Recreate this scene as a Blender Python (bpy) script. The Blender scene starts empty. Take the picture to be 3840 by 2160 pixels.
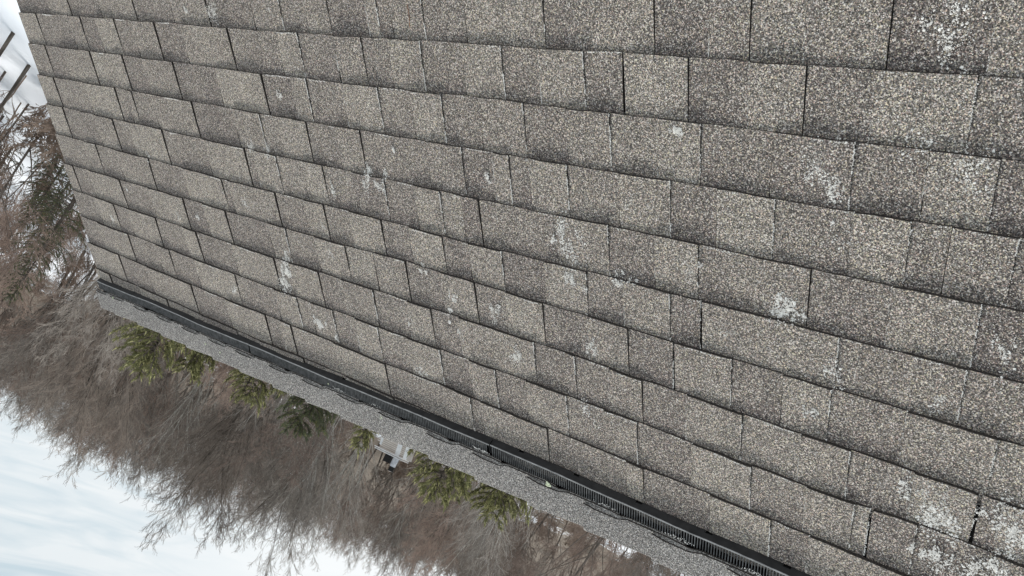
import bpy, math, random
import numpy as np
from mathutils import Vector, Matrix

R = math.radians
D = bpy.data
SC = bpy.context.scene
COL = SC.collection
random.seed(7)
rng = np.random.default_rng(7)

# ------------------------------------------------------------------ frame of the roof
E = 0.13                        # exposure of one shingle course in metres
TH = R(42.0)                    # roof pitch
CT, ST = math.cos(TH), math.sin(TH)
Z0 = 7.0


def P(u, v, h=0.0):
    """roof coordinates (courses from the rake, courses up the slope, height) -> world"""
    return (-u * E, (v * CT - h * ST) * E, Z0 + (v * ST + h * CT) * E)


# ------------------------------------------------------------------ camera
cam_d = D.cameras.new('camera')
cam = D.objects.new('camera', cam_d)
COL.objects.link(cam)
SC.camera = cam
cam_d.sensor_width = 36.0
cam_d.lens = 3082.96 / 3840 * 36
cam_d.clip_start = 0.05
cam_d.clip_end = 3000
RR = np.array([[0.77669548, 0.05929069, 0.62707954],
               [0.2247557, 0.90393553, -0.3638481],
               [-0.58841228, 0.42353887, 0.68875671]])
BB = np.array([[-1, 0, 0], [0, CT, ST], [0, ST, -CT]]).T
right, down, fwd = BB @ RR[0], BB @ RR[1], BB @ RR[2]
CP = Vector(P(30.069, -1.2932, 11.638))
M = Matrix(((right[0], -down[0], -fwd[0], CP[0]),
            (right[1], -down[1], -fwd[1], CP[1]),
            (right[2], -down[2], -fwd[2], CP[2]), (0, 0, 0, 1)))
cam.matrix_world = M

# ------------------------------------------------------------------ world: bright winter overcast
SUN_AZ, SUN_EL = 33.0, 54.0
w = D.worlds.new('World')
SC.world = w
w.use_nodes = True
nt = w.node_tree
nt.nodes.clear()


def N(tree, kind, **kw):
    n = tree.nodes.new(kind)
    for k, v in kw.items():
        setattr(n, k, v)
    return n


def setin(n, **kw):
    for k, v in kw.items():
        n.inputs[k.replace('_', ' ')].default_value = v


out = N(nt, 'ShaderNodeOutputWorld')
sky = N(nt, 'ShaderNodeTexSky', sky_type='NISHITA', sun_disc=False)
sky.sun_elevation = R(SUN_EL)
sky.sun_rotation = R(SUN_AZ)
tc = N(nt, 'ShaderNodeTexCoord')
# cloud deck: direction projected on a flat layer, long streaks
sep = N(nt, 'ShaderNodeSeparateXYZ')
nt.links.new(tc.outputs['Generated'], sep.inputs[0])
mz = N(nt, 'ShaderNodeMath', operation='MAXIMUM')
mz.inputs[1].default_value = 0.0
nt.links.new(sep.outputs['Z'], mz.inputs[0])
az = N(nt, 'ShaderNodeMath', operation='ADD')
az.inputs[1].default_value = 0.10
nt.links.new(mz.outputs[0], az.inputs[0])
comb = N(nt, 'ShaderNodeCombineXYZ')
for ax in 'XY':
    dv = N(nt, 'ShaderNodeMath', operation='DIVIDE')
    nt.links.new(sep.outputs[ax], dv.inputs[0])
    nt.links.new(az.outputs[0], dv.inputs[1])
    nt.links.new(dv.outputs[0], comb.inputs[ax])
mp = N(nt, 'ShaderNodeMapping')
mp.inputs['Rotation'].default_value = (0, 0, R(52))
mp.inputs['Scale'].default_value = (1.5, 0.75, 1)
nt.links.new(comb.outputs[0], mp.inputs[0])
nz = N(nt, 'ShaderNodeTexNoise')
setin(nz, Scale=4.2, Detail=5.0, Roughness=0.5, Distortion=0.6)
nt.links.new(mp.outputs[0], nz.inputs['Vector'])
cr = N(nt, 'ShaderNodeValToRGB')
cr.color_ramp.elements[0].position = 0.34
cr.color_ramp.elements[0].color = (0.62, 0.745, 0.815, 1)
cr.color_ramp.elements[1].position = 0.62
cr.color_ramp.elements[1].color = (0.87, 0.925, 0.95, 1)
nt.links.new(nz.outputs['Fac'], cr.inputs[0])
# brighter cloud low in front of the hidden sun and along the horizon
gd = N(nt, 'ShaderNodeVectorMath', operation='DOT_PRODUCT')
gaz = R(31)
gd.inputs[1].default_value = (math.sin(gaz) * math.cos(R(9)), math.cos(gaz) * math.cos(R(9)), math.sin(R(9)))
nt.links.new(tc.outputs['Generated'], gd.inputs[0])
gr = N(nt, 'ShaderNodeMapRange', interpolation_type='SMOOTHSTEP')
setin(gr, From_Min=0.90, From_Max=1.0, To_Min=0.0, To_Max=1.0)
nt.links.new(gd.outputs['Value'], gr.inputs['Value'])
hr = N(nt, 'ShaderNodeMapRange', interpolation_type='SMOOTHSTEP')
setin(hr, From_Min=0.10, From_Max=0.30, To_Min=0.55, To_Max=0.0)
nt.links.new(sep.outputs['Z'], hr.inputs['Value'])
mxv = N(nt, 'ShaderNodeMath', operation='MAXIMUM')
nt.links.new(gr.outputs[0], mxv.inputs[0])
nt.links.new(hr.outputs[0], mxv.inputs[1])
mxg = N(nt, 'ShaderNodeMix', data_type='RGBA')
mxg.inputs['B'].default_value = (1.02, 1.05, 1.06, 1)
nt.links.new(mxv.outputs[0], mxg.inputs['Factor'])
nt.links.new(cr.outputs[0], mxg.inputs['A'])
bg1 = N(nt, 'ShaderNodeBackground')
nt.links.new(sky.outputs[0], bg1.inputs[0])
bg1.inputs[1].default_value = 0.05
bg2 = N(nt, 'ShaderNodeBackground')
nt.links.new(mxg.outputs['Result'], bg2.inputs[0])
bg2.inputs[1].default_value = 0.97
mxs = N(nt, 'ShaderNodeMixShader')
mxs.inputs[0].default_value = 0.95
nt.links.new(bg1.outputs[0], mxs.inputs[1])
nt.links.new(bg2.outputs[0], mxs.inputs[2])
nt.links.new(mxs.outputs[0], out.inputs[0])

# ------------------------------------------------------------------ sun behind thin cloud
sl = D.lights.new('sun', 'SUN')
sl.energy = 3.6
sl.angle = R(14)
sl.color = (1.0, 0.96, 0.90)
so = D.objects.new('sun', sl)
COL.objects.link(so)
sd = Vector((math.sin(R(SUN_AZ)) * math.cos(R(SUN_EL)), math.cos(R(SUN_AZ)) * math.cos(R(SUN_EL)), math.sin(R(SUN_EL))))
so.rotation_euler = sd.to_track_quat('Z', 'Y').to_euler()
so.location = sd * 50

SC.render.engine = 'CYCLES'
SC.view_settings.view_transform = 'Standard'
SC.view_settings.look = 'None'
SC.view_settings.exposure = 0.0
SC.view_settings.gamma = 1.0


# ------------------------------------------------------------------ helpers
def tag(o, label=None, cat=None, group=None, kind=None):
    if label: o['label'] = label
    if cat: o['category'] = cat
    if group: o['group'] = group
    if kind: o['kind'] = kind
    return o


def empty(name, loc=(0, 0, 0)):
    o = D.objects.new(name, None)
    o.location = loc
    o.empty_display_size = 0.2
    COL.objects.link(o)
    return o


class MB:
    """collects polygons with a material slot and an optional per-corner colour"""
    def __init__(s):
        s.v, s.f, s.m, s.c, s.smooth = [], [], [], [], []

    def face(s, pts, m=0, cols=None, smooth=False):
        b = len(s.v)
        s.v.extend(pts)
        s.f.append(tuple(range(b, b + len(pts))))
        s.m.append(m)
        s.smooth.append(smooth)
        if cols is not None: s.c.append(cols)

    def box(s, a, b, m=0, fn=None):
        (x0, y0, z0), (x1, y1, z1) = a, b
        c = [(x0, y0, z0), (x1, y0, z0), (x1, y1, z0), (x0, y1, z0), (x0, y0, z1), (x1, y0, z1), (x1, y1, z1), (x0, y1, z1)]
        if fn: c = [fn(*q) for q in c]
        for q in ((0, 3, 2, 1), (4, 5, 6, 7), (0, 1, 5, 4), (1, 2, 6, 5), (2, 3, 7, 6), (3, 0, 4, 7)):
            s.face([c[i] for i in q], m)

    def build(s, name, mats, parent=None, loc=(0, 0, 0), colname='tone'):
        me = D.meshes.new(name)
        me.from_pydata([tuple(np.subtract(q, loc)) for q in s.v], [], s.f)
        for mm in mats: me.materials.append(mm)
        me.polygons.foreach_set('material_index', s.m)
        me.polygons.foreach_set('use_smooth', s.smooth)
        if s.c:
            ca = me.color_attributes.new(colname, 'FLOAT_COLOR', 'CORNER')
            arr = []
            for cc in s.c:
                for q in cc: arr.extend((q[0], q[1], q[2], 1.0))
            ca.data.foreach_set('color', arr)
        me.update()
        o = D.objects.new(name, me)
        COL.objects.link(o)
        if parent:
            o.parent = parent
            o.location = np.subtract(loc, parent.location) if any(loc) else tuple(-c for c in parent.location)
        else:
            o.location = loc
        return o


def np_mesh(name, verts, quads, mats, mi=None, smooth=False):
    me = D.meshes.new(name)
    nv, nf = len(verts), len(quads)
    k = quads.shape[1]
    me.vertices.add(nv)
    me.vertices.foreach_set('co', np.asarray(verts, dtype=np.float32).ravel())
    me.loops.add(nf * k)
    me.loops.foreach_set('vertex_index', np.asarray(quads, dtype=np.int32).ravel())
    me.polygons.add(nf)
    me.polygons.foreach_set('loop_start', np.arange(0, nf * k, k, dtype=np.int32))
    for mm in mats: me.materials.append(mm)
    if mi is not None: me.polygons.foreach_set('material_index', np.asarray(mi, dtype=np.int32))
    if smooth: me.polygons.foreach_set('use_smooth', np.ones(nf, dtype=bool))
    me.update(calc_edges=True)
    me.validate()
    return me


def prisms(S, mat=None):
    """S: array (n,8) p0 p1 r0 r1 -> three-sided tapered prisms"""
    S = np.asarray(S, dtype=float)
    p0, p1, r0, r1 = S[:, :3], S[:, 3:6], S[:, 6], S[:, 7]
    d = p1 - p0
    d /= np.linalg.norm(d, axis=1, keepdims=True) + 1e-9
    a = np.where(np.abs(d[:, 2:3]) < .9, np.array([[0, 0, 1.]]), np.array([[1., 0, 0]]))
    x = np.cross(d, a); x /= np.linalg.norm(x, axis=1, keepdims=True) + 1e-9
    y = np.cross(d, x)
    V = []
    for (p, r) in ((p0, r0), (p1, r1)):
        for k in range(3):
            t = k * 2 * math.pi / 3
            V.append(p + (x * math.cos(t) + y * math.sin(t)) * r[:, None])
    V = np.stack(V, 1).reshape(-1, 3)
    n = len(S)
    b = (np.arange(n) * 6)[:, None]
    Q = np.concatenate([b + np.array([[0, 1, 4, 3]]), b + np.array([[1, 2, 5, 4]]), b + np.array([[2, 0, 3, 5]])], 1).reshape(-1, 4)
    mi = None if mat is None else np.repeat(np.asarray(mat), 3)
    return V, Q, mi


# ------------------------------------------------------------------ materials
def principled(name, base=(.5, .5, .5), rough=.8, metal=0.0, spec=.5):
    m = D.materials.new(name)
    m.use_nodes = True
    t = m.node_tree
    b = t.nodes['Principled BSDF']
    b.inputs['Base Color'].default_value = (*base, 1)
    b.inputs['Roughness'].default_value = rough
    b.inputs['Metallic'].default_value = metal
    b.inputs['Specular IOR Level'].default_value = spec
    return m, t, b


def noisy(name, c0, c1, scale=8., detail=5., rough=.8, bump=0., lo=.35, hi=.65, spec=.3, coord='Object', stretch=(1, 1, 1), vary=0.):
    m, t, b = principled(name, c0, rough, spec=spec)
    tc = N(t, 'ShaderNodeTexCoord')
    mpp = N(t, 'ShaderNodeMapping')
    mpp.inputs['Scale'].default_value = stretch
    nz = N(t, 'ShaderNodeTexNoise')
    setin(nz, Scale=scale, Detail=detail, Roughness=.6)
    t.links.new(tc.outputs[coord], mpp.inputs[0])
    t.links.new(mpp.outputs[0], nz.inputs['Vector'])
    r = N(t, 'ShaderNodeValToRGB')
    r.color_ramp.elements[0].position = lo
    r.color_ramp.elements[0].color = (*c0, 1)
    r.color_ramp.elements[1].position = hi
    r.color_ramp.elements[1].color = (*c1, 1)
    t.links.new(nz.outputs['Fac'], r.inputs[0])
    t.links.new(r.outputs[0], b.inputs['Base Color'])
    if vary:       # every tree its own shade
        oi = N(t, 'ShaderNodeObjectInfo')
        mr = N(t, 'ShaderNodeMapRange'); setin(mr, To_Min=1 - vary, To_Max=1 + vary)
        t.links.new(oi.outputs['Random'], mr.inputs['Value'])
        hv = N(t, 'ShaderNodeHueSaturation')
        t.links.new(mr.outputs[0], hv.inputs['Value']); t.links.new(r.outputs[0], hv.inputs['Color'])
        t.links.new(hv.outputs[0], b.inputs['Base Color'])
    if bump:
        bp = N(t, 'ShaderNodeBump')
        setin(bp, Strength=bump, Distance=.01)
        t.links.new(nz.outputs['Fac'], bp.inputs['Height'])
        t.links.new(bp.outputs[0], b.inputs['Normal'])
    return m


def shingle_material(name, capmode=False, warm=1.0):
    """ceramic granules: a cell pattern whose mix follows the tone of each tab"""
    m, t, b = principled(name, (.2, .2, .19), .92, spec=.25)
    L = t.links.new
    tc = N(t, 'ShaderNodeTexCoord')
    vo = N(t, 'ShaderNodeTexVoronoi', feature='F1')
    setin(vo, Scale=540.0)
    L(tc.outputs['Object'], vo.inputs['Vector'])
    sp = N(t, 'ShaderNodeSeparateColor')
    L(vo.outputs['Color'], sp.inputs[0])
    # coarser clusters of granules
    n2 = N(t, 'ShaderNodeTexNoise')
    setin(n2, Scale=230.0, Detail=2.0, Roughness=.7)
    L(tc.outputs['Object'], n2.inputs['Vector'])
    n3 = N(t, 'ShaderNodeTexNoise')
    setin(n3, Scale=9.0, Detail=4.0, Roughness=.6)
    L(tc.outputs['Object'], n3.inputs['Vector'])

    at = N(t, 'ShaderNodeAttribute', attribute_name='tone')
    sa = N(t, 'ShaderNodeSeparateColor')
    L(at.outputs['Color'], sa.inputs[0])     # R tone, G place up the tab, B printed band
    # printed darker band under the course above
    bnd = N(t, 'ShaderNodeMapRange', interpolation_type='SMOOTHSTEP')
    setin(bnd, From_Min=.5, From_Max=.98, To_Min=0., To_Max=1.)
    L(sa.outputs['Green'], bnd.inputs['Value'])
    bm = N(t, 'ShaderNodeMath', operation='MULTIPLY')
    L(bnd.outputs[0], bm.inputs[0]); L(sa.outputs['Blue'], bm.inputs[1])
    # tone = R + (n3-.5)*.5 - band*.5
    a1 = N(t, 'ShaderNodeMath', operation='MULTIPLY_ADD')
    a1.inputs[1].default_value = 1.1; a1.inputs[2].default_value = -.55
    L(n3.outputs['Fac'], a1.inputs[0])
    a2 = N(t, 'ShaderNodeMath', operation='ADD')
    L(sa.outputs['Red'], a2.inputs[0]); L(a1.outputs[0], a2.inputs[1])
    a3 = N(t, 'ShaderNodeMath', operation='MULTIPLY_ADD')
    a3.inputs[1].default_value = -.42
    L(bm.outputs[0], a3.inputs[0]); L(a2.outputs[0], a3.inputs[2])
    a3.use_clamp = True
    # granule value : random cell + cluster noise
    g1 = N(t, 'ShaderNodeMath', operation='MULTIPLY_ADD')
    g1.inputs[1].default_value = .9; g1.inputs[2].default_value = -.45
    L(n2.outputs['Fac'], g1.inputs[0])
    g2 = N(t, 'ShaderNodeMath', operation='ADD'); g2.use_clamp = True
    L(sp.outputs[0], g2.inputs[0]); L(g1.outputs[0], g2.inputs[1])

    def ramp(cols):
        r = N(t, 'ShaderNodeValToRGB')
        r.color_ramp.interpolation = 'LINEAR'
        el = r.color_ramp.elements
        while len(el) < len(cols): el.new(.5)
        for e, (p, c) in zip(el, cols):
            e.position = p; e.color = (*c, 1)
        L(g2.outputs[0], r.inputs[0])
        return r
    if capmode:      # finer, greyer granules on the cap pieces
        vo.inputs['Scale'].default_value = 640.0
        n3.inputs['Scale'].default_value = 5.0
        a1.inputs[1].default_value = .5; a1.inputs[2].default_value = -.25
        sv_lo, sv_hi = .0, .75
    else:
        sv_lo, sv_hi = .25, 1.35
    dark = ramp([(0, (.026, .021, .020)), (.40, (.080, .066, .061)), (.66, (.155, .128, .115)), (.86, (.31, .255, .215)), (1, (.60, .51, .43))])
    lite = ramp([(0, (.040, .037, .034)), (.28, (.112, .101, .088)), (.52, (.200, .173, .146)), (.78, (.385, .328, .268)), (1, (.74, .64, .52))])
    mx = N(t, 'ShaderNodeMix', data_type='RGBA')
    L(a3.outputs[0], mx.inputs['Factor']); L(dark.outputs[0], mx.inputs['A']); L(lite.outputs[0], mx.inputs['B'])
    # a few blue grey and rust granules
    hv = N(t, 'ShaderNodeMapRange')
    setin(hv, From_Min=0., From_Max=1., To_Min=.455, To_Max=.545)
    L(sp.outputs[1], hv.inputs['Value'])
    hs = N(t, 'ShaderNodeHueSaturation')
    L(hv.outputs[0], hs.inputs['Hue']); L(mx.outputs['Result'], hs.inputs['Color'])
    sv = N(t, 'ShaderNodeMapRange')
    setin(sv, From_Min=0., From_Max=1., To_Min=sv_lo, To_Max=sv_hi)
    L(sp.outputs[2], sv.inputs['Value']); L(sv.outputs[0], hs.inputs['Saturation'])
    L(hs.outputs[0], b.inputs['Base Color'])
    bp = N(t, 'ShaderNodeBump'); setin(bp, Strength=.55, Distance=.0016)
    L(g2.outputs[0], bp.inputs['Height'])
    L(bp.outputs[0], b.inputs['Normal'])
    return m


M_SH = shingle_material('roof_granules')
M_EDGE = noisy('asphalt_edge', (.010, .009, .009), (.05, .042, .036), 260, 3, .95)
M_FELT = noisy('dark_felt', (.008, .008, .008), (.02, .018, .017), 60, 3, .95)
M_VENT = noisy('black_plastic', (.015, .0145, .0145), (.026, .025, .025), 25, 5, .75, spec=.15)
M_RIM = noisy('grey_plastic_rim', (.17, .17, .17), (.30, .30, .30), 50, 4, .5)  # rim in a lighter grey than the black vent body
M_RIB = noisy('grey_plastic_rib', (.065, .065, .065), (.15, .15, .15), 70, 3, .5)  # louvre ribs in mid grey, between rim and vent body
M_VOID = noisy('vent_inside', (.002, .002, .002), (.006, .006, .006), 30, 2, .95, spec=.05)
M_FROST = noisy('frost', (.66, .64, .61), (.90, .88, .84), 120, 3, .6)
M_LICHEN = noisy('lichen', (.30, .34, .22), (.66, .70, .52), 220, 4, .95)
M_TRIM = noisy('white_trim', (.62, .62, .60), (.78, .78, .76), 14, 4, .5)
M_SIDING = noisy('grey_siding', (.30, .31, .31), (.38, .38, .37), 9, 4, .6)
M_GLASS, _, _ = principled('dark_glass', (.02, .025, .03), .08)

# ------------------------------------------------------------------ measured layout of the courses
JT = {
0:"2.22D 3.65D 5.52D 7.48D 9.35D 11.01D 12.87D 13.96W 14.82D 15.59T 16.80D 17.13W 17.51D 18.40T 19.46D 21.27D 22.24W 23.40D 24.32D 24.96D 25.76W 26.87D 28.06W",
1:"1.26T 3.40D 4.17T 5.12D 6.23T 7.15D 8.37D 9.64D 11.76D 13.66D 14.44T 15.66G 16.55W 17.34D 18.24T 19.32D 20.30W 21.13D 22.08W 22.84G 24.01D 25.00D 25.84D 26.77W 27.98W",
2:"1.23T 2.37D 4.23D 5.07T 6.18D 7.29T 8.87D 10.84D 12.80D 13.93T 14.47D 15.71D 16.87W 17.83D 18.68W 19.66D 20.73W 21.68D 22.59W 23.49D 24.26W 25.42D 26.61W 27.57D 28.40W",
3:"1.17D 3.33D 5.19D 5.80D 6.19T 7.27D 9.36D 11.24D 12.42W 13.03D 14.21D 15.27T 16.10D 18.11D 19.10W 19.90D 20.31W 20.79D 21.67W 22.75D 23.75W 24.58D 25.54W 26.71W 27.49W 27.99D 28.78W",
4:"1.19D 3.35D 4.54D 5.45D 7.40D 9.56D 11.43D 11.80W 12.77W 13.77D 14.58T 15.60D 16.67W 17.61D 18.39W 18.99D 19.46D 21.36D 22.53W 23.48D 24.30W 25.30T 26.18D 27.36W 28.52W",
5:"2.10D 2.86T 4.23D 6.16D 7.99D 10.03T 10.33D 12.41D 13.63T 14.38D 15.30W 16.40D 17.29D 18.32T 19.07D 19.97W 21.04T 22.03W 22.84D 23.80W 24.40G 26.72W 27.67T 28.50W",
6:"0.67D 1.74D 3.92D 5.69D 7.65D 8.73D 9.88D 11.82D 12.57W 13.78D 14.96T 15.96G 17.04D 18.15T 19.16D 19.99W 20.96D 22.03W 22.94D 23.90G 25.01W 25.91D 26.70W 27.83W 29.05W",
7:"1.68D 2.98T 3.86D 5.63D 7.24T 8.00D 9.79D 11.79D 12.49T 13.70D 14.54W 15.76D 16.92W 17.71T 18.57W 20.67W 21.47D 21.71W 22.50W 23.26D 24.18W 25.26W 26.30W 27.11W 28.08W 28.99G 29.30W",
8:"1.31D 3.43D 5.20D 6.01T 7.44D 9.60T 11.53D 12.51W 13.08G 14.00W 14.88D 15.74W 16.76D 17.86W 18.75D 19.54W 20.40D 21.47W 22.39T 23.14W 24.32W 25.50W 26.49T 27.29W 27.55G 28.25W 29.35W",
9:"2.29D 4.17D 6.87D 8.75D 10.78D 11.45W 11.97D 13.83D 15.82D 17.75D 18.71T 19.02D 20.91D 22.91D 23.30T 24.74D 25.93D 26.63T",
10:"1.1D 3.2T 5.0D 7.1D 9.0T 10.2D 12.3D 14.1T 16.0D 18.2D",
}
LN = {
1:[(0,-.036),(7.4,-.02),(12.8,.03),(16.7,.016),(20.5,.002),(22.8,-.008),(25.2,-.003),(28.1,-.014)],
2:[(0,-.058),(7.1,-.02),(12.5,.019),(15.6,.013),(17.3,.011),(20.3,-.012),(24,-.014),(25.3,-.002),(26.9,-.013),(28.6,-.004)],
3:[(0,-.052),(6.1,-.014),(11.6,.015),(14.5,.025),(17.8,.013),(18.9,.026),(20.3,.006),(21.6,.021),(23.5,-.002),(26.6,-.001),(28.8,-.032)],
4:[(0,-.069),(11.9,.027),(14,.027),(16,.039),(18,.029),(20.3,.044),(22.7,.01),(24.5,-.006),(25.5,.032),(26.7,.014),(29,-.006)],
5:[(0,-.037),(11.5,.055),(15.5,.033),(16.7,.053),(19,.074),(20.2,.054),(22.5,.023),(25.5,.024),(26.7,.035),(29.2,.028)],
6:[(0,.011),(11.2,0),(13.5,.006),(16.3,-.055),(19,-.051),(20.1,-.025),(25.6,-.025),(28.5,-.013)],
7:[(0,-.002),(10.9,.014),(13.7,-.03),(15.5,-.015),(17,-.044),(19.2,-.061),(22.1,-.05),(23.8,-.018),(25.7,-.001),(27.8,-.017),(29.5,.031)],
8:[(0,-.022),(10.6,.022),(13,.006),(20,-.023),(21.4,-.048),(23.2,-.024),(25.8,.01),(27.1,.001),(28.1,-.059),(29.7,-.019)],
9:[(0,.007),(10.2,.029),(13,.003),(15.7,.045),(17.8,-.042),(18.7,-.008),(21.2,.005),(25.6,.0),(28.3,.021)],
10:[(0,.029),(9.9,.05),(12,-.028)],
}
K0, K1, U1 = -34, 10, 64.0
LNF = {}
for k in range(K0, K1 + 3):
    if k in LN:
        pts = LN[k]
    else:
        pts = [(u, random.uniform(-.03, .03)) for u in range(0, 66, 7)]
    xs = np.array([p[0] for p in pts]); ys = np.array([p[1] for p in pts])
    ph = random.uniform(0, 6)
    LNF[k] = (xs, ys, ph)


def line(k, u):
    xs, ys, ph = LNF[k]
    return k + float(np.interp(u, xs, ys)) + .006 * math.sin(u * 2.3 + ph) + .004 * math.sin(u * 6.1 + 2 * ph)


def v_fold(u):      # line of the ridge cap crest, read on the slope plane
    return 11.58 - .022 * u


def v_ridge(u):
    return v_fold(u) - .24


def v_foot(u):      # lower edge of the ridge vent
    return float(np.interp(u, [0, 9.9, 17, 20, 30, 64], [10.38, 10.17, 9.97, 9.90, 9.90, 9.75]))


def joints(k):
    if k in JT:
        js = [(float(s[:-1]), s[-1]) for s in JT[k].split()]
        last = js[-1][0]
    else:
        js, last = [], 0.0
    u = last
    while True:
        u += random.choice((.7, .9, 1.1, 1.6, 2.0)) * random.uniform(.85, 1.15)
        if u > U1 - .4: break
        js.append((u, random.choice('DDDTWW')))
    return js


# ------------------------------------------------------------------ house
house = empty('house', P(0, 0, -1.0))
tag(house, 'house with a weathered grey laminated shingle roof that fills the foreground', 'house')

def gap(t, u):
    return {'D': .021 if u < 13 else (.012 if u < 20 else .007), 'G': .026, 'W': .003, 'T': 0., 'E': 0.}[t]


roof = MB()
strips = []          # edges that carry frost: (u,v,h) polylines
for k in range(K0, K1 + 1):
    js = joints(k)
    us = [0.0 + random.uniform(-.03, .03)] + [j[0] for j in js] + [U1]
    ty = ['E'] + [j[1] for j in js] + ['E']
    lvl = random.choice((0, 1))
    lift = random.uniform(0, 6)
    for i in range(len(us) - 1):
        a, b = us[i], us[i + 1]
        lvl = 1 - lvl
        ga = gap(ty[i], a)
        gb = gap(ty[i + 1], b)
        a += ga; b -= gb
        tone = (random.uniform(.48, .88) if lvl else random.uniform(.18, .55))
        if random.random() < .12: tone = random.uniform(.0, .9)
        band = (random.uniform(.0, .25) if lvl else random.uniform(.55, 1.0))
        hb0 = .056 + .034 * lvl
        nu = max(2, int((b - a) / .25))
        if k < -4 or a > 36: nu = max(1, int((b - a) / .8))
        fr = (0, .33, .66, 1.0)
        grid = []
        jit = random.uniform(-.008, .008)
        for q in range(nu + 1):
            u = a + (b - a) * q / nu
            v0 = line(k, u) + jit + (0 if k < -4 else random.uniform(-.006, .006))
            v1 = line(k + 1, u) + .22
            if k == K1: v1 = v_ridge(u)
            hb = hb0 + .012 * math.sin(u * 1.3 + lift) + .006 * math.sin(u * 4.1 + 2 * lift)
            col = []
            for g in fr:
                v = v0 + (v1 - v0) * g
                h = hb * (1 - g) + .004 + (.004 * random.random() if 0 < g < 1 else 0)
                col.append((u, v, h))
            grid.append(col)
        uj = lambda g: .01 * math.sin(g * 5 + i)
        for q in range(nu):
            for r_ in range(3):
                c = [grid[q][r_], grid[q + 1][r_], grid[q + 1][r_ + 1], grid[q][r_ + 1]]
                cols = [(tone, (x[1] - k) , band) for x in c]
                roof.face([P(*x) for x in c][::-1], 0, cols[::-1])
            c0, c1 = grid[q][0], grid[q + 1][0]
            roof.face([P(*c0), P(c0[0], c0[1], c0[2] - .07), P(c1[0], c1[1], c1[2] - .07), P(*c1)][::-1], 1, [(0, 0, 0)] * 4)
        for side, t_ in ((0, ty[i]), (nu, ty[i + 1])):
            if t_ == 'T': continue
            cc = grid[side]
            for r_ in range(3):
                x, y = cc[r_], cc[r_ + 1]
                roof.face([P(*x), P(*y), P(y[0], y[1], y[2] - .05), P(x[0], x[1], x[2] - .05)], 1, [(0, 0, 0)] * 4)
        if 0 <= k <= 9 and b < 31:
            if ty[i + 1] == 'W' or (ty[i + 1] == 'G' and random.random() < .8) or (ty[i + 1] == 'D' and b > 14 and random.random() < .25) or (ty[i + 1] == 'T' and b > 10 and random.random() < .4):
                strips.append((k, 's', [(x[0] + gb * .4, x[1], x[2] + .004) for x in grid[-1]]))
            strips.append((k, 'b', [(x[0][0], x[0][1], x[0][2] + .003) for x in grid]))
# deck and rake board under the shingles
roof.face([P(.02, K0 + .1, -.03), P(U1, K0 + .1, -.03), P(U1, v_ridge(U1), -.03), P(.02, v_ridge(.02), -.03)][::-1], 2, [(0, 0, 0)] * 4)
roof_o = roof.build('front_roof_slope', [M_SH, M_EDGE, M_FELT], house)


def back(u, wd, h=0.0):
    r = P(u, v_ridge(u), 0)
    return (r[0], r[1] + (wd * CT + h * ST) * E, r[2] + (-wd * ST + h * CT) * E)


bk = MB()
for k in range(0, 44):
    u = 0.0
    while u < U1:
        n = min(U1, u + random.uniform(.7, 2.1))
        tone = random.uniform(.1, .9)
        a, b = u + .015, n - .015
        w0, w1 = k - .2 if k else 0, k + 1
        bk.face([back(a, max(w0, 0), .0), back(b, max(w0, 0), .0), back(b, w1, .06), back(a, w1, .06)], 0, [(tone, .5, 0)] * 4)
        bk.face([back(a, w1, .06), back(b, w1, .06), back(b, w1, .0), back(a, w1, .0)], 1, [(0, 0, 0)] * 4)
        u = n
bk.face([back(0, 0, -.03), back(U1, 0, -.03), back(U1, 44, -.03), back(0, 44, -.03)], 2, [(0, 0, 0)] * 4)
bk.build('back_roof_slope', [M_SH, M_EDGE, M_FELT], house)

# walls, fascia, rake boards
yF, yB = P(0, -31)[1], back(0, 41)[1]
zF, zB = P(0, -31)[2], back(0, 41)[2]
yR, zR = P(0, v_ridge(0))[1], P(0, v_ridge(0))[2]
xa, xb = -.16, -U1 * E + .25
wl = MB()
for x in (xa, xb):
    pts = [(x, yF, 0), (x, yB, 0), (x, yB, zB - .05), (x, yR, zR - .09), (x, yF, zF - .05)]
    wl.face(pts if x == xa else pts[::-1])
wl.face([(xb, yF, 0), (xa, yF, 0), (xa, yF, zF - .05), (xb, yF, zF - .05)])
wl.face([(xa, yB, 0), (xb, yB, 0), (xb, yB, zB - .05), (xa, yB, zB - .05)])
zz = .3
while zz < 7.4:     # clapboard laps on the gable wall
    half = 1.0 if zz < zF else max(.02, (zR - .35 - zz) / (zR - zF))
    wl.box((xa + .001, yR + (yF - yR) * half + .02, zz), (xa + .012, yR + (yB - yR) * half - .02, zz + .012))
    zz += .12
wl.build('wall', [M_SIDING], house)
tr = MB()
for (fn, v0, v1) in ((P, -34.2, None), (back, 0, 44.2)):
    a = v0; b = v_ridge(0) if v1 is None else v1
    tr.box((.06, a, -1.05), (.22, b, -.04), fn=(lambda u, v, h, fn=fn: fn(u, v, h)))
tr.build('rake_board', [M_TRIM], house)
fa = MB()
fa.box((.3, -34.0, -1.1), (U1 - .2, -33.8, -.05), fn=P)
fa.build('fascia', [M_TRIM], house)
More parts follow.
